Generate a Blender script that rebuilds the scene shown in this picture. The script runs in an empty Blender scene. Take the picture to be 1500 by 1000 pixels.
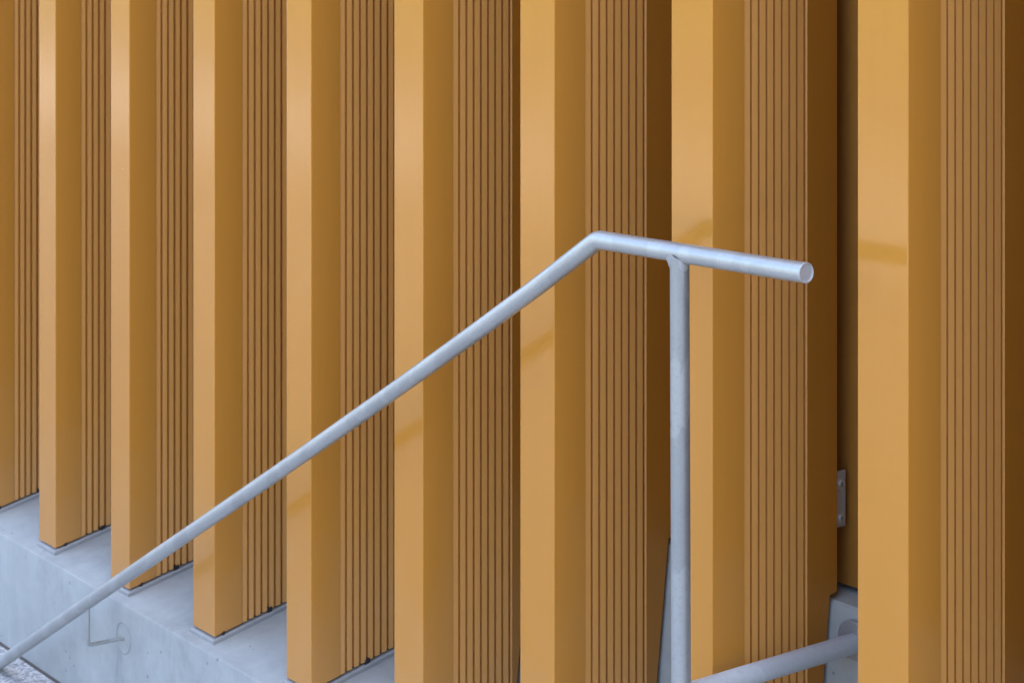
import bpy, bmesh, math, random
from mathutils import Vector, Matrix
from math import radians as R

random.seed(7)
SC = bpy.context.scene
COL = SC.collection

# ------------------------------------------------------------------ frame of the place
# X runs along the facade (towards the viewer's right), Y into the building, Z up.
P = 0.445                       # spacing of the fins, metres
TH = 0.918                      # angle between the camera axis and the facade
Z_FLOOR = -4.632                # paving below the eye, in spacings
def m(v): return v * P
def W(x, y, z): return Vector((m(x), m(y), m(z - Z_FLOOR)))     # spacings -> metres, z = 0 on the paving

# ------------------------------------------------------------------ camera
cam_d = bpy.data.cameras.new('camera')
cam = bpy.data.objects.new('camera', cam_d); COL.objects.link(cam)
cam.location = W(6.1484, -5.5138, 0.0)
cam.rotation_euler = (R(90), 0, math.atan2(math.sin(TH), math.cos(TH)))
cam_d.sensor_width = 36.0
cam_d.lens = 36.0 * 3000 / 1500
cam_d.shift_y = -(500 + 102.8) / 1500
cam_d.clip_start = 0.05; cam_d.clip_end = 3000
cam_d.dof.use_dof = True
cam_d.dof.focus_distance = m(7.6)
cam_d.dof.aperture_fstop = 13.0
SC.camera = cam

# ------------------------------------------------------------------ sky, sun, exposure
SUN_EL, SUN_AZ = R(52), R(25)         # the sun stands behind the building
wd = bpy.data.worlds.new('World'); SC.world = wd; wd.use_nodes = True
nt = wd.node_tree
sky = nt.nodes.new('ShaderNodeTexSky'); sky.sky_type = 'NISHITA'; sky.sun_disc = False
sky.sun_elevation = SUN_EL; sky.sun_rotation = SUN_AZ
sky.air_density = 0.75; sky.dust_density = 6.0; sky.ozone_density = 0.2
bg = nt.nodes['Background']; bg.inputs['Strength'].default_value = 0.10
nt.links.new(sky.outputs[0], bg.inputs['Color'])
sd = bpy.data.lights.new('sun', 'SUN'); sd.energy = 2.0; sd.angle = R(0.53); sd.color = (1.0, 0.97, 0.93)
so = bpy.data.objects.new('sun', sd); COL.objects.link(so)
sdir = Vector((math.sin(SUN_AZ) * math.cos(SUN_EL), math.cos(SUN_AZ) * math.cos(SUN_EL), math.sin(SUN_EL)))
so.rotation_euler = sdir.to_track_quat('Z', 'Y').to_euler(); so.location = (0, 0, 30)
vs = SC.view_settings
vs.view_transform = 'Standard'; vs.look = 'None'; vs.gamma = 1.0; vs.use_curve_mapping = False
vs.exposure = 3.55
SC.cycles.max_bounces = 7; SC.cycles.diffuse_bounces = 5; SC.cycles.glossy_bounces = 3
SC.cycles.caustics_reflective = False; SC.cycles.caustics_refractive = False

# ------------------------------------------------------------------ materials
class N:
    def __init__(s, name):
        s.m = bpy.data.materials.new(name); s.m.use_nodes = True
        s.t = s.m.node_tree; s.b = s.t.nodes['Principled BSDF']
        s.pos = s.n('ShaderNodeNewGeometry').outputs['Position']
    def n(s, typ, **kw):
        o = s.t.nodes.new(typ)
        for k, v in kw.items(): setattr(o, k, v)
        return o
    def put(s, sock, v):
        if isinstance(v, bpy.types.NodeSocket): s.t.links.new(v, sock)
        else: sock.default_value = v
    def noise(s, scale, detail=4, rough=0.55, vec=None, dist=0.0):
        o = s.n('ShaderNodeTexNoise'); s.put(o.inputs['Vector'], vec or s.pos)
        o.inputs['Scale'].default_value = scale; o.inputs['Detail'].default_value = detail
        o.inputs['Roughness'].default_value = rough; o.inputs['Distortion'].default_value = dist
        return o.outputs['Fac']
    def voro(s, scale, vec=None, feature='F1'):
        o = s.n('ShaderNodeTexVoronoi', feature=feature); s.put(o.inputs['Vector'], vec or s.pos)
        o.inputs['Scale'].default_value = scale
        return o
    def stretch(s, sc, off=(0, 0, 0)):
        o = s.n('ShaderNodeMapping'); s.put(o.inputs['Vector'], s.pos); o.inputs['Scale'].default_value = sc
        o.inputs['Location'].default_value = off
        return o.outputs[0]
    def ramp(s, fac, stops, interp='LINEAR'):
        o = s.n('ShaderNodeValToRGB'); s.put(o.inputs['Fac'], fac); e = o.color_ramp.elements
        o.color_ramp.interpolation = interp
        while len(e) < len(stops): e.new(0.5)
        for el, (p, c) in zip(e, stops):
            el.position = p; el.color = (c, c, c, 1) if isinstance(c, (int, float)) else (*c, 1)
        return o.outputs['Color']
    def mix(s, fac, a, b, mode='MIX'):
        o = s.n('ShaderNodeMix', data_type='RGBA', blend_type=mode)
        s.put(o.inputs[0], fac)
        for sk, v in ((o.inputs[6], a), (o.inputs[7], b)):
            s.put(sk, (*v, 1) if isinstance(v, tuple) and len(v) == 3 else v)
        return o.outputs[2]
    def math(s, op, a, b=0.0):
        o = s.n('ShaderNodeMath', operation=op); s.put(o.inputs[0], a); s.put(o.inputs[1], b)
        return o.outputs[0]
    def bump(s, h, strength, dist, prev=None):
        o = s.n('ShaderNodeBump'); o.inputs['Strength'].default_value = strength; o.inputs['Distance'].default_value = dist
        s.put(o.inputs['Height'], h)
        if prev: s.put(o.inputs['Normal'], prev)
        s.put(s.b.inputs['Normal'], o.outputs[0]); return o.outputs[0]
    def set(s, **kw):
        for k, v in kw.items():
            k = k.replace('_', ' ')
            if isinstance(v, tuple) and len(v) == 3: v = (*v, 1)
            s.put(s.b.inputs[k], v)

def paint(name, base, rough=0.145):
    k = N(name)
    v = k.noise(2.2, 3, 0.5, k.stretch((1.6, 1.6, 0.45)))
    dusty = k.ramp(k.noise(9, 5, 0.6, k.stretch((1, 1, 0.3))), [(0.40, 0.0), (0.85, 1.0)])
    b2 = tuple(c * 0.975 for c in base)
    col = k.mix(v, base, b2)
    col = k.mix(k.math('MULTIPLY', dusty, 0.035), col, (0.52, 0.36, 0.20))
    inf = k.n('ShaderNodeObjectInfo')
    col = k.mix(k.math('MULTIPLY', inf.outputs['Random'], 0.05), col, (0.42, 0.20, 0.05))
    wash = k.ramp(k.noise(22, 4, 0.6, k.stretch((3.0, 3.0, 0.10))), [(0.45, 0.0), (0.8, 1.0)])
    col = k.mix(k.math('MULTIPLY', wash, 0.06), col, tuple(min(1, c * 1.25 + 0.03) for c in base))
    # settled dust towards the feet
    sz = k.n('ShaderNodeSeparateXYZ'); k.put(sz.inputs[0], k.pos)
    low = k.ramp(k.math('ADD', sz.outputs[2], k.math('MULTIPLY', k.noise(11, 4, 0.6), 0.5)), [(0.62, 1.0), (1.15, 0.0)])
    col = k.mix(k.math('MULTIPLY', low, 0.10), col, (0.50, 0.40, 0.30))
    # small chips and dust specks
    vo = k.voro(26)
    near = k.math('LESS_THAN', vo.outputs['Distance'], 0.055)
    sep = k.n('ShaderNodeSeparateColor'); k.put(sep.inputs[0], vo.outputs['Color'])
    rare = k.math('GREATER_THAN', sep.outputs[0], 0.965)
    col = k.mix(k.math('MULTIPLY', k.math('MULTIPLY', near, rare), 0.55), col, (0.68, 0.60, 0.48))
    rg = k.math('ADD', k.math('MULTIPLY', k.noise(6, 4, 0.5), 0.05), rough - 0.025)
    k.set(Base_Color=col, Roughness=rg, IOR=1.40)
    n1 = k.bump(k.noise(420, 2, 0.5), 0.10, 0.0006)
    k.bump(k.noise(3.2, 2, 0.5, k.stretch((1, 1, 0.5))), 0.05, 0.0015, n1)
    return k.m

OCHRE = (0.535, 0.228, 0.033)
M_PAINT = paint('ochre_powder_coat', OCHRE)
M_RIB = paint('ochre_matt_ribs', (0.65, 0.298, 0.070), 0.42)
M_REAR = paint('darker_brown_rear', (0.39, 0.150, 0.013), 0.45)  # rear panels, darker and browner than the fin body
M_ADDED_DARK = paint('added_dark_side', (0.13, 0.055, 0.010), 0.45)  # dark tone chosen for unseen sides, to cut bounce onto the next fin
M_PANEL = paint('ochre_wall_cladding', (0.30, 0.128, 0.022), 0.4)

def concrete():
    k = N('cast_concrete')
    a = k.noise(2.6, 6, 0.62); b = k.noise(14, 6, 0.68); big = k.noise(0.9, 3, 0.5)
    streak = k.noise(5, 4, 0.6, k.stretch((3.2, 3.2, 0.6)))
    col = k.ramp(a, [(0.28, (0.268, 0.278, 0.264)), (0.72, (0.396, 0.409, 0.386))])
    col = k.mix(k.ramp(b, [(0.40, 0.0), (0.72, 0.5)]), col, (0.460, 0.475, 0.448))
    col = k.mix(k.ramp(big, [(0.35, 0.0), (0.7, 0.35)]), col, (0.289, 0.301, 0.291))
    col = k.mix(k.ramp(streak, [(0.48, 0.0), (0.75, 0.30)]), col, (0.230, 0.244, 0.241))
    # drip stain below the rail fixing
    sz = k.n('ShaderNodeSeparateXYZ'); k.put(sz.inputs[0], k.pos)
    dx = k.math('ABSOLUTE', k.math('SUBTRACT', k.math('ADD', sz.outputs[0], k.math('MULTIPLY', k.noise(9, 3), 0.05)), STAIN_X))
    inx = k.ramp(dx, [(0.012, 1.0), (0.05, 0.0)])
    inz = k.ramp(sz.outputs[2], [(0.02, 0.6), (STAIN_Z - 0.05, 1.0), (STAIN_Z - 0.02, 0.0)])
    st = k.math('MULTIPLY', k.math('MULTIPLY', inx, inz), k.ramp(k.noise(30, 4, 0.6, k.stretch((2, 2, 0.3))), [(0.4, 0.1), (0.6, 0.6)]))
    col = k.mix(st, col, (0.17, 0.175, 0.18))
    # pores
    vo = k.voro(42)
    sep = k.n('ShaderNodeSeparateColor'); k.put(sep.inputs[0], vo.outputs['Color'])
    size = k.math('MULTIPLY', k.math('SUBTRACT', sep.outputs[0], 0.80), 1.0)
    pore = k.math('LESS_THAN', vo.outputs['Distance'], size)
    col = k.mix(k.math('MULTIPLY', pore, 0.6), col, (0.12, 0.12, 0.125))
    k.set(Base_Color=col, Roughness=0.72)
    n1 = k.bump(k.noise(120, 4, 0.6), 0.18, 0.0014)
    k.bump(k.math('SUBTRACT', 1.0, pore), 0.4, 0.0014, n1)
    return k.m
STAIN_X, STAIN_Z = -4.69 * P, (-4.115 - Z_FLOOR) * P
M_CONC = concrete()

def galv(name='galvanised_steel', c0=(0.365, 0.385, 0.378), c1=(0.43, 0.45, 0.44), metal=0.55, r=0.33, pale=1.12, pf=0.45):
    k = N(name)
    n0 = k.noise(16, 5, 0.6, k.stretch((1, 1, 0.55)), 0.6)
    sp = k.noise(150, 3, 0.6)
    patch = k.ramp(k.noise(7.5, 3, 0.45, k.stretch((1.6, 1.6, 0.55), (0.3, 0.1, 0.0)), 0.8), [(0.485, 0.0), (0.50, 1.0)])
    col = k.mix(n0, c0, c1)
    col = k.mix(k.math('MULTIPLY', patch, pf), col, tuple(min(1, x * pale) for x in c1))
    col = k.mix(k.ramp(sp, [(0.5, 0.0), (0.75, 0.35)]), col, tuple(x * 0.8 for x in c0))
    rg = k.math('ADD', k.math('MULTIPLY', n0, 0.10), r - 0.05)
    k.set(Base_Color=col, Roughness=rg, Metallic=metal)
    k.bump(k.noise(260, 3, 0.6), 0.10, 0.0008)
    return k.m
M_GALV = galv()
M_POST = galv('weathered_galvanised_post', (0.26, 0.282, 0.285), (0.335, 0.352, 0.352), 0.5, 0.40, 1.20, 0.6)
M_ARM = galv('galvanised_arm', (0.45, 0.48, 0.49), (0.51, 0.54, 0.55), 0.2, 0.4)
M_WELD = galv('weld_seam', (0.34, 0.345, 0.35), (0.46, 0.465, 0.47), 0.3, 0.42)
M_STEEL = galv('bracket_steel', (0.27, 0.275, 0.275), (0.34, 0.345, 0.345), 0.3, 0.45)

def plain(name, c, rough=0.6, metal=0.0):
    k = N(name)
    v = k.noise(30, 4, 0.6)
    k.set(Base_Color=k.mix(v, tuple(x * 0.8 for x in c), tuple(x * 1.15 for x in c)), Roughness=rough, Metallic=metal)
    k.bump(k.noise(200, 3, 0.6), 0.1, 0.0006)
    return k.m
M_RUBBER = plain('black_rubber', (0.018, 0.018, 0.02), 0.7)
M_PAD = plain('grey_mortar_pad', (0.32, 0.318, 0.31), 0.65)
M_SEAL = plain('brown_sealant', (0.085, 0.065, 0.055), 0.75)
M_MEMB = plain('black_membrane', (0.01, 0.01, 0.011), 0.9)
M_SCREW = plain('stainless_screw', (0.50, 0.49, 0.47), 0.3, 0.6)
M_ROOF = plain('roof_capping', (0.42, 0.24, 0.07), 0.4)

def paving():
    k = N('speckled_granite_paving')
    va = k.voro(170); vb = k.voro(75)
    sa = k.n('ShaderNodeSeparateColor'); k.put(sa.inputs[0], va.outputs['Color'])
    sb = k.n('ShaderNodeSeparateColor'); k.put(sb.inputs[0], vb.outputs['Color'])
    col = k.ramp(sa.outputs[0], [(0.0, (0.16, 0.165, 0.175)), (0.25, (0.38, 0.375, 0.36)), (0.6, (0.53, 0.52, 0.50)), (1.0, (0.66, 0.65, 0.63))])
    col = k.mix(k.ramp(sb.outputs[1], [(0.80, 0.0), (0.86, 0.55)]), col, (0.13, 0.135, 0.145))
    col = k.mix(k.ramp(k.noise(1.2, 4), [(0.3, 0.0), (0.8, 0.3)]), col, (0.42, 0.41, 0.39))
    k.set(Base_Color=col, Roughness=0.8)
    k.bump(va.outputs['Distance'], 0.4, 0.002)
    return k.m
M_PAVE = paving()

def asphalt():
    k = N('asphalt')
    col = k.mix(k.noise(90, 4), (0.035, 0.036, 0.038), (0.075, 0.074, 0.072))
    k.set(Base_Color=col, Roughness=0.85); k.bump(k.noise(180, 3), 0.3, 0.004); return k.m
M_ASPH = asphalt()
def added_grass():
    k = N('added_far_grass'); k.set(Base_Color=k.mix(k.noise(3, 6, 0.7), (0.035, 0.06, 0.018), (0.08, 0.11, 0.035)), Roughness=0.9); return k.m
M_ADDED_GRASS = added_grass()
def kerbstone(): return plain('kerb_concrete', (0.42, 0.41, 0.39), 0.8)
M_KERB = kerbstone()
M_ADDED_PLAZA = plain('added_dark_slabs', (0.235, 0.24, 0.245), 0.85)

# ------------------------------------------------------------------ helpers
def link(name, me, mat, parent=None, smooth=None):
    if mat: me.materials.append(mat)
    if smooth is not None:
        me.polygons.foreach_set('use_smooth', [True] * len(me.polygons))
        me.set_sharp_from_angle(angle=R(smooth))
    o = bpy.data.objects.new(name, me); COL.objects.link(o)
    if parent: o.parent = parent
    return o
def tag(o, label=None, cat=None, group=None, kind=None):
    if label: o['label'] = label
    if cat: o['category'] = cat
    if group: o['group'] = group
    if kind: o['kind'] = kind
    return o
def empty(name, loc):
    o = bpy.data.objects.new(name, None); COL.objects.link(o); o.location = loc; o.empty_display_size = 0.1; return o
def bm_mesh(bm, name):
    bmesh.ops.remove_doubles(bm, verts=bm.verts, dist=1e-6)
    bmesh.ops.recalc_face_normals(bm, faces=bm.faces)
    me = bpy.data.meshes.new(name); bm.to_mesh(me); bm.free(); return me
def box(bm, a, b):
    v = [bm.verts.new((x, y, z)) for x in (a[0], b[0]) for y in (a[1], b[1]) for z in (a[2], b[2])]
    for f in ((0,1,3,2),(4,6,7,5),(0,4,5,1),(2,3,7,6),(0,2,6,4),(1,5,7,3)): bm.faces.new([v[i] for i in f])
def column(bm, prof, zb, zt):
    """prism over an XY outline; zb gives the underside height at a depth y"""
    lo = [bm.verts.new((x, y, zb(y))) for x, y in prof]
    hi = [bm.verts.new((x, y, zt)) for x, y in prof]
    n = len(prof)
    for i in range(n): bm.faces.new((lo[i], lo[(i+1) % n], hi[(i+1) % n], hi[i]))
    bm.faces.new(hi); bm.faces.new(lo[::-1])
def extrude_x(bm, prof, x0, x1):
    a = [bm.verts.new((x0, y, z)) for y, z in prof]; b = [bm.verts.new((x1, y, z)) for y, z in prof]
    n = len(prof)
    for i in range(n): bm.faces.new((a[i], a[(i+1) % n], b[(i+1) % n], b[i]))
    bm.faces.new(a[::-1]); bm.faces.new(b)
def ring_frame(t):
    t = t.normalized(); up = Vector((0, 1, 0)) if abs(t.y) < 0.9 else Vector((1, 0, 0))
    u = (up - t * up.dot(t)).normalized(); return u, t.cross(u)
def tube(bm, pts, rad, seg=40, cap0=True, cap1=True):
    """mitred pipe along a polyline"""
    pts = [Vector(p) for p in pts]; rings = []
    u, v = ring_frame(pts[1] - pts[0])
    for i, p in enumerate(pts):
        r = rad[i] if isinstance(rad, (list, tuple)) else rad
        if i == 0: t = (pts[1] - p).normalized(); nrm = t
        elif i == len(pts) - 1: t = (p - pts[i-1]).normalized(); nrm = t
        else:
            t = (p - pts[i-1]).normalized(); nrm = (t + (pts[i+1] - p).normalized()).normalized()
        u = (u - t * u.dot(t)).normalized(); v = t.cross(u)
        ring = []
        for k in range(seg):
            a = 2 * math.pi * k / seg
            q = p + (u * math.cos(a) + v * math.sin(a)) * r
            q = q - t * ((q - p).dot(nrm) / t.dot(nrm))          # shear onto the mitre plane
            ring.append(bm.verts.new(q))
        rings.append(ring)
        if i < len(pts) - 1 and i > 0:
            t2 = (pts[i+1] - p).normalized(); u = u - t2 * u.dot(t2); u.normalize()
    for a, b in zip(rings, rings[1:]):
        for k in range(seg): bm.faces.new((a[k], a[(k+1) % seg], b[(k+1) % seg], b[k]))
    if cap0: bm.faces.new(rings[0][::-1])
    if cap1: bm.faces.new(rings[-1])
    return rings
def lathe(bm, o, axis, prof, seg=32):
    """prof: list of (radius, distance along axis)"""
    o = Vector(o); axis = Vector(axis).normalized(); u, v = ring_frame(axis); prev = None
    for r, h in prof:
        c = o + axis * h
        if r < 1e-6: ring = [bm.verts.new(c)]
        else: ring = [bm.verts.new(c + (u * math.cos(2*math.pi*k/seg) + v * math.sin(2*math.pi*k/seg)) * r) for k in range(seg)]
        if prev:
            for k in range(seg):
                a = prev[k % len(prev)]; b = prev[(k+1) % len(prev)]; c2 = ring[(k+1) % len(ring)]; d = ring[k % len(ring)]
                vs_ = []
                for q in (a, b, c2, d):
                    if q not in vs_: vs_.append(q)
                if len(vs_) > 2: bm.faces.new(vs_)
        prev = ring

TOP = 9.6                                         # eaves height, metres
# ------------------------------------------------------------------ setting: ground
def sheet(name, x0, x1, y0, y1, z, mat, div=1):
    bm = bmesh.new(); vs_ = [bm.verts.new(c) for c in ((x0,y0,z),(x1,y0,z),(x1,y1,z),(x0,y1,z))]; bm.faces.new(vs_)
    return tag(link(name, bm_mesh(bm, name), mat), kind='structure')
sheet('ground', -900, 900, -900, 900, 0.0, M_PAVE)
sheet('added_plaza', -900, 900, -10.65, -5.2, 0.004, M_ADDED_PLAZA)  # unseen darker strip, added to weaken the sheen reflected in the fins
sheet('road', -900, 900, -24, -10.8, 0.004, M_ASPH)
sheet('added_lawn', -900, 900, -900, -24, 0.006, M_ADDED_GRASS)  # out of view, added so the upper fin fronts reflect darker ground
bm = bmesh.new(); box(bm, (-60, -10.8, -0.05), (60, -10.65, 0.10))
tag(link('kerb', bm_mesh(bm, 'kerb'), M_KERB), kind='structure')

# ------------------------------------------------------------------ the concrete plinth
ZF = m(-Z_FLOOR)                                  # eye height over the paving, metres
def zz(v): return m(v) + ZF
PY, PZ = -0.072, -3.920                           # front top edge of the plinth
SL = 0.225                                        # fall of the sill
X0, X1 = -34.0, 26.0
def sill(y): return zz(PZ) + SL * (y - m(PY))
plinth = empty('concrete_plinth', (0, 0, 0))
tag(plinth, 'pale grey cast concrete plinth with a sloping sill under the ochre fins', 'plinth')
bm = bmesh.new()
c = 0.006
prof = [(m(PY), -0.2), (m(PY), zz(PZ) - c), (m(PY) + c*0.35, zz(PZ) - c*0.3), (m(PY) + c, sill(m(PY) + c)),
        (m(0.572), sill(m(0.572))), (m(0.674), zz(-2.80)), (m(0.679), zz(-2.778)), (m(0.692), zz(-2.768)), (m(0.98), zz(-2.755)), (m(0.98), -0.2)]
extrude_x(bm, prof, X0, X1)
link('plinth_body', bm_mesh(bm, 'plinth_body'), M_CONC, plinth, 30)
bm = bmesh.new(); extrude_x(bm, [(m(PY) - 0.0075, -0.01), (m(PY) - 0.0075, 0.0028), (m(PY) - 0.001, 0.005), (m(PY) - 0.001, -0.01)], X0, X1)
link('sealant_joint', bm_mesh(bm, 'sealant_joint'), M_SEAL, plinth)

# ------------------------------------------------------------------ the building behind the fins
bld = empty('building', (0, m(0.8), 0))
tag(bld, 'ochre clad building wall seen in the narrow gap behind the fins', 'building')
def bpart(name, a, b, mat):
    bm = bmesh.new(); box(bm, a, b); o = link(name, bm_mesh(bm, name), mat, bld); o.location = -bld.location; return o
YW = m(0.80)
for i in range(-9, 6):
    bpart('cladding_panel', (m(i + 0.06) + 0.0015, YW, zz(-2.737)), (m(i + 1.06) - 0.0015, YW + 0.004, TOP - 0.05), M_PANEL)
bpart('membrane', (X0, YW + 0.03, zz(-2.9)), (X1, YW + 0.035, TOP - 0.05), M_MEMB)
bpart('wall_core', (X0, m(0.985), 0.02), (X1, m(0.985) + 7.0, TOP - 0.06), M_CONC)
bpart('parapet_capping', (X0 - 0.02, -0.05, TOP), (X1 + 0.02, m(0.985) + 7.05, TOP + 0.12), M_ROOF)

# ------------------------------------------------------------------ the fins
FW, S0, G0, GP, FE, FB = m(.2416), m(.1728), m(.2125), m(.0430), m(.5296), m(.7016)
ZB = zz(-3.866)
def fin_bottom(y): return ZB + SL * y
REC = 0.0098
r = 0.0020
def arc(cx, cy, a0, a1, n=4): return [(cx + r * math.cos(R(a0 + (a1-a0)*i/n)), cy + r * math.sin(R(a0 + (a1-a0)*i/n))) for i in range(n+1)]
HG = 0.0035                                       # half the shadow gap between ribs
body_prof = arc(r, r, 180, 270) + arc(FW - r, r, 270, 360) + [(FW, S0), (FW - REC, S0), (FW - REC, FE), (0, FE)]
bm = bmesh.new(); column(bm, body_prof, fin_bottom, TOP - 0.003); ME_BODY = bm_mesh(bm, 'fin_body')
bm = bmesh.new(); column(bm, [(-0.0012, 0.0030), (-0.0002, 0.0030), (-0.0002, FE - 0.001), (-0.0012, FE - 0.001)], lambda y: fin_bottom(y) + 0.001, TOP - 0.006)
ME_ADDED_DARK = bm_mesh(bm, 'added_dark_panel')  # unseen sheet, added to dim the light bounced between fins
# rear part, cut to the leaning face of the concrete
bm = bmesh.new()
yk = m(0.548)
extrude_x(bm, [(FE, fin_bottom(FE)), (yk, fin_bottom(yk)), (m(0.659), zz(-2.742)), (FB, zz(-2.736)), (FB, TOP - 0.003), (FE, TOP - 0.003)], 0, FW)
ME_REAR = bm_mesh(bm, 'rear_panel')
# one rib: face leans outwards to the rear, with a sharp shadow gap behind it
def rib_mesh(length):
    bm = bmesh.new()
    x0 = -0.0022; x1 = 0.0006; t = 0.0016; uc = 0.0012; bk = -REC + 0.0002
    def fx(y): return x0 + (x1 - x0) * y / length
    pr = [(bk, uc), (fx(uc) - t, uc), (x0 - t, 0.0), (x0 - 0.0004, 0.0), (fx(0.0003), 0.0003), (fx(0.0012) + 0.0001, 0.0012), (x1 - 0.0003, length - 0.0012), (x1 - 0.0003, length - 0.0006),
          (x1 - 0.0008, length), (x1 - t, length), (fx(length - uc) - t, length - uc), (bk, length - uc)]
    column(bm, pr, lambda y: SL * y, TOP - 0.004 - 0.0)
    return bm_mesh(bm, 'rib')
RIBS = [(S0 + 0.0018, G0 - HG)] + [(G0 + (k-1)*GP + HG, G0 + k*GP - HG) for k in range(1, 8)] + [(G0 + 7*GP + HG, FE - 0.0003)]
def rib_obj_mesh(y0, y1):
    me = rib_mesh(y1 - y0)
    zb = fin_bottom(y0)
    for v in me.vertices:
        if v.co.z > 5: v.co.z = TOP - 0.004 - zb
    return me
ME_RIBS = [rib_obj_mesh(a, b) for a, b in RIBS]
# grey pad below the fin
bm = bmesh.new(); o_ = m(0.013)
pp = [(-o_, -o_), (FW + o_, -o_), (FW + o_, m(0.552)), (-o_, m(0.552))]
lo = [bm.verts.new((x, y, sill(y) + 0.0004)) for x, y in pp]
mid = [bm.verts.new((x, y, sill(y) + 0.0085)) for x, y in pp]
hi = [bm.verts.new((x * 1.0 + (0.003 if x < 0 else -0.003), y + (0.003 if y < 0 else 0), sill(y) + 0.0115)) for x, y in pp]
for A, B in ((lo, mid), (mid, hi)):
    for i in range(4): bm.faces.new((A[i], A[(i+1) % 4], B[(i+1) % 4], B[i]))
bm.faces.new(hi); bm.faces.new(lo[::-1])
ME_PAD = bm_mesh(bm, 'base_pad')
# shims, bracket and screws
bm = bmesh.new()
pr = [(FW - 0.03, 0), (FW + 0.0022, 0), (FW + 0.0028, 0.006), (FW + 0.0018, 0.013), (FW - 0.03, 0.013)]
lo = [bm.verts.new((x, y, SL * y)) for x, y in pr]; hi = [bm.verts.new((x, y, SL * y + 0.0125)) for x, y in pr]
for i in range(5): bm.faces.new((lo[i], lo[(i+1) % 5], hi[(i+1) % 5], hi[i]))
bm.faces.new(hi); bm.faces.new(lo[::-1]); ME_SHIM = bm_mesh(bm, 'shim')
bm = bmesh.new()
bx = FW - 0.006
box(bm, (bx - 0.004, m(0.60), zz(-2.477)), (bx, m(0.766), zz(-2.246)))
ME_BRK = bm_mesh(bm, 'bracket')
bm = bmesh.new()
lathe(bm, (0, 0, 0), (1, 0, 0), [(0.0112, 0), (0.0112, 0.0012), (0.0106, 0.0018), (0.0078, 0.0018), (0.0078, 0.0048), (0.0072, 0.0064), (0.0058, 0.0070), (0.0043, 0.0070), (0.0040, 0.0020), (0, 0.0020)], 24)
ME_SCREW = bm_mesh(bm, 'screw')

# fixing tolerances along the facade, in spacings
DX = {0: -.0263, 1: -.0068, 2: -.0002, 3: .0148, 4: .0138, 5: .0067, 6: -.0042, 7: -.0077, 8: .0024}
LABELS = {
 -2: 'ochre metal fin second beyond the left edge of the view',
 -1: 'ochre metal fin just beyond the left edge of the view',
 0: 'leftmost ochre fin in view, its front cut off by the picture edge',
 1: 'second ochre fin from the left, its whole foot visible on a grey pad',
 2: 'third ochre fin from the left, handrail crossing right at its foot',
 3: 'fourth ochre fin from the left, last one whose front foot shows on the sill',
 4: 'fifth ochre fin from the left, middle one behind the sloping handrail',
 5: 'sixth ochre fin from the left, crossed by the sloping rail at mid height',
 6: 'ochre ribbed fin directly behind the bend of the handrail',
 7: 'ochre ribbed fin behind the post and the free rail end, steel bracket at its rear',
 8: 'rightmost and widest ochre ribbed fin, standing clear right of the handrail',
 9: 'ochre metal fin just beyond the right edge of the view',
 10: 'ochre metal fin second beyond the right edge of the view'}
for i in range(-2, 11):
    fin = empty('facade_fin', (m(i - 7 + DX.get(i, 0)), 0, 0))
    tag(fin, LABELS[i], 'facade fin', 'ochre fins in a row along the facade')
    def add(name, me, mat, loc=(0, 0, 0), parent=fin, smooth=None):
        if not me.materials: me.materials.append(mat)
        o = bpy.data.objects.new(name, me); COL.objects.link(o); o.parent = parent; o.location = loc; return o
    body = add('fin_body', ME_BODY, M_PAINT)
    add('added_dark_panel', ME_ADDED_DARK, M_ADDED_DARK)
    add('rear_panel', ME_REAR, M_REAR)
    for (a, b), me in zip(RIBS, ME_RIBS): add('rib', me, M_RIB, (FW, a, fin_bottom(a)))
    add('base_pad', ME_PAD, M_PAD)
    rnd = random.Random(i + 40)
    for y, q in ((0.066 + rnd.uniform(-.02, .02), 0.5), (0.325 + rnd.uniform(-.03, .03), 0.95)):
        yy = m(y); sh = add('shim', ME_SHIM, M_RUBBER, (0, yy, sill(yy) + 0.0095)); sh.scale = (1, q, 1 if q > 0.6 else 0.75)
    br = add('bracket', ME_BRK, M_STEEL)
    for z in (-2.297, -2.440): add('screw', ME_SCREW, M_SCREW, (bx, m(0.732), zz(z)), br)
ME_SCREW.polygons.foreach_set('use_smooth', [True] * len(ME_SCREW.polygons)); ME_SCREW.set_sharp_from_angle(angle=R(40))

# ------------------------------------------------------------------ the handrail
Q = -0.295
RR = m(0.0751) / 2
def rp(x, z): return W(x, Q, z)
# slope of the falling rail, read at four places, with its slight bow
PTS = [(-5.725, -4.452), (-3.316, -3.091), (-1.433, -2.018), (-0.251, -1.321)]
def lag(x):
    s = 0
    for i, (xi, zi) in enumerate(PTS):
        t = zi
        for j, (xj, _) in enumerate(PTS):
            if i != j: t *= (x - xj) / (xi - xj)
        s += t
    return s
hr = empty('handrail', W(0.371, Q, Z_FLOOR))
tag(hr, 'galvanised steel tube handrail sloping down to the left in front of the fins', 'handrail')
def hpart(name, bm, mat, parent=hr, smooth=40):
    o = link(name, bm_mesh(bm, name), mat, parent, smooth)
    if parent is hr: o.location = -hr.location
    return o
xb = -0.1145; zb_ = -1.2318
bm = bmesh.new()
path = []
xs = [-5.86 + (xb + 5.86) * i / 14 for i in range(14)]
def zl(x):
    if x < -5.725: return PTS[0][1] + (x + 5.725) * 0.565
    return lag(x)
path += [rp(x, zl(x)) for x in xs]
path = [rp(-6.2, zl(-6.2))] + path
corner = rp(xb, zb_); da = (corner - path[-1]).normalized(); db = (rp(0.97, -1.2135) - corner).normalized()
q0, q1 = corner - da * 0.013, corner + db * 0.013
path += [q0 * (1-t)**2 + corner * 2*t*(1-t) + q1 * t*t for t in (0, .2, .4, .6, .8, 1)] + [rp(0.97, -1.2135)]
xe = 1.032; ze = -1.2115
tip = rp(xe, ze)
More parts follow.
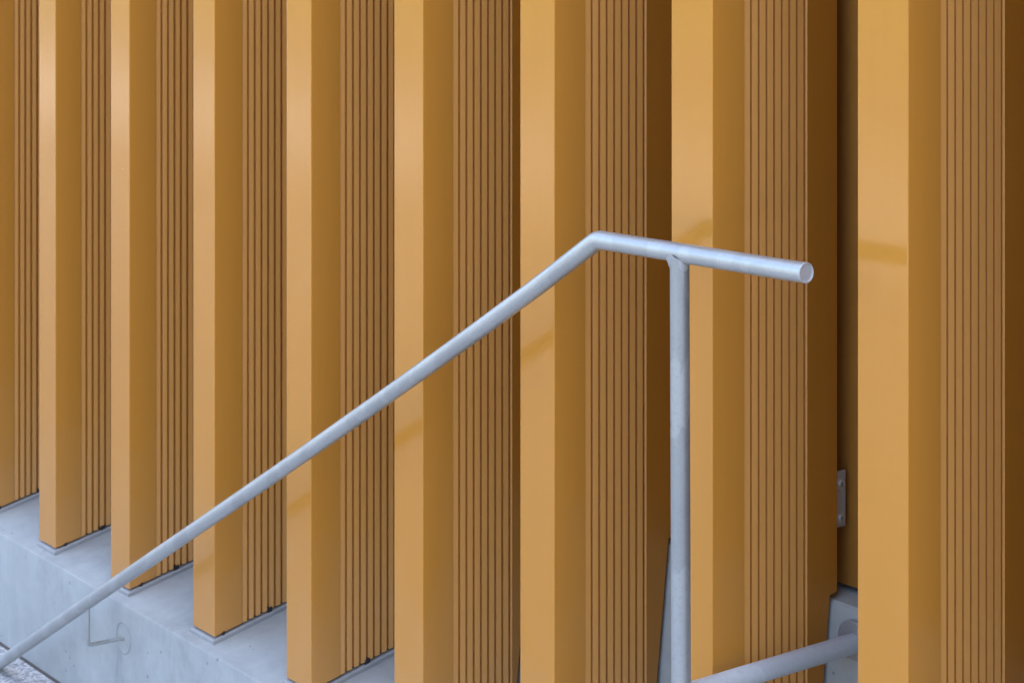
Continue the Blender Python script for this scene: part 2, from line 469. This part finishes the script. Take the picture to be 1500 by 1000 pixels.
rings = tube(bm, path + [tip], RR, 44, True, False)
hpart('rail', bm, M_GALV, smooth=30)
# closing disc in the open end
ax = (rp(xe, ze) - rp(0.97, -1.2135)).normalized()
bm = bmesh.new()
lathe(bm, tip, ax, [(RR, 0), (RR * 0.985, 0.0012), (RR * 0.94, 0.0019), (RR * 0.86, 0.0017), (RR * 0.82, 0.0004), (RR * 0.80, -0.0004), (0, -0.0004)], 44)
hpart('end_cap', bm, M_WELD, smooth=30)
# post
pt = rp(0.369, -1.2235); pb = rp(0.386, Z_FLOOR + 0.004)
RP = m(0.0745) / 2
bm = bmesh.new(); tube(bm, [pt, pb], RP, 44, False, True); hpart('post', bm, M_POST)
bm = bmesh.new(); lathe(bm, pb, (0, 0, 1), [(0, -0.001), (0.055, -0.001), (0.055, 0.006), (0.053, 0.008), (0, 0.008)], 40); hpart('base_flange', bm, M_GALV)
# weld where the post meets the rail
bm = bmesh.new(); seg = 64; rows = []
rw = random.Random(3)
lump = [[rw.uniform(-1, 1) for _ in range(seg)] for _ in range(6)]
axis_p = (pb - pt).normalized()
for j, (dr, h) in enumerate([(0.0050, -0.0030), (0.0046, 0.0005), (0.0030, 0.0035), (0.0014, 0.0068), (0.0005, 0.0100), (-0.0006, 0.0120)]):
    ring = []
    for k in range(seg):
        a = 2 * math.pi * k / seg; ca = math.cos(a); sa = math.sin(a)
        seam = math.sqrt(max(0.0, RR * RR - (RP * 0.99 * sa) ** 2))            # saddle line on the underside of the rail
        wgt = abs(ca) ** 0.8; fl = 1 - j / 5.0
        rr_ = RP + (dr if dr > 0 else 0) * (0.18 + 0.6 * wgt) + (0.0050 * max(0, -ca) ** 2) * fl ** 1.5 + (dr if dr < 0 else 0)
        rr_ += 0.0011 * (lump[j][k] + lump[j][(k+1) % seg] + lump[j][k-1]) / 2 * (1 if j < 5 else 0)
        hh = seam + h * (0.6 + 0.6 * wgt) + 0.0006 * lump[j][k]
        ring.append(bm.verts.new(pt + axis_p * hh + Vector((ca, sa, 0)) * rr_))
    rows.append(ring)
for A, B in zip(rows, rows[1:]):
    for k in range(seg): bm.faces.new((A[k], A[(k+1) % seg], B[(k+1) % seg], B[k]))
hpart('weld', bm, M_WELD, smooth=80)
# arm from the post back to the concrete between two fins, with its round plate
ZA = -2.899
RA = m(0.081) / 2
a0 = W(0.3765, Q, ZA); a1 = W(0.3765, 0.655, ZA)
bm = bmesh.new(); tube(bm, [a0, a1], RA, 40, True, True); arm = hpart('wall_arm', bm, M_ARM)
tilt = Vector((0, -1, -0.10)).normalized()
bm = bmesh.new(); lathe(bm, W(0.3765, 0.660, ZA), tilt, [(0, -0.004), (0.041, -0.004), (0.041, 0.003), (0.039, 0.005), (0, 0.005)], 48)
fl = link('wall_plate', bm_mesh(bm, 'wall_plate'), M_STEEL, arm, 40)
# bracket that ties the falling rail to the plinth
xk = -4.69; zk = -4.113
bm = bmesh.new()
zr = zl(xk)
RB = 0.0052
tube(bm, [W(xk, Q, zr - 0.02), W(xk, Q, zk + 0.02), W(xk, Q + 0.004, zk + 0.006), W(xk, Q + 0.02, zk), W(xk, PY + 0.01, zk - 0.004)], [RB * 0.9] * 3 + [RB] * 2, 20)
rod = hpart('rail_bracket', bm, M_GALV)
bm = bmesh.new(); lathe(bm, W(xk, PY, zk - 0.002), (0, -1, 0), [(0.0370, -0.003), (0.0415, -0.003), (0.0415, 0.0010), (0.0405, 0.0016), (0.0385, 0.0016), (0.0370, 0.0008), (0.0370, -0.003)], 48)
link('rosette', bm_mesh(bm, 'rosette'), M_CONC, rod, 40)
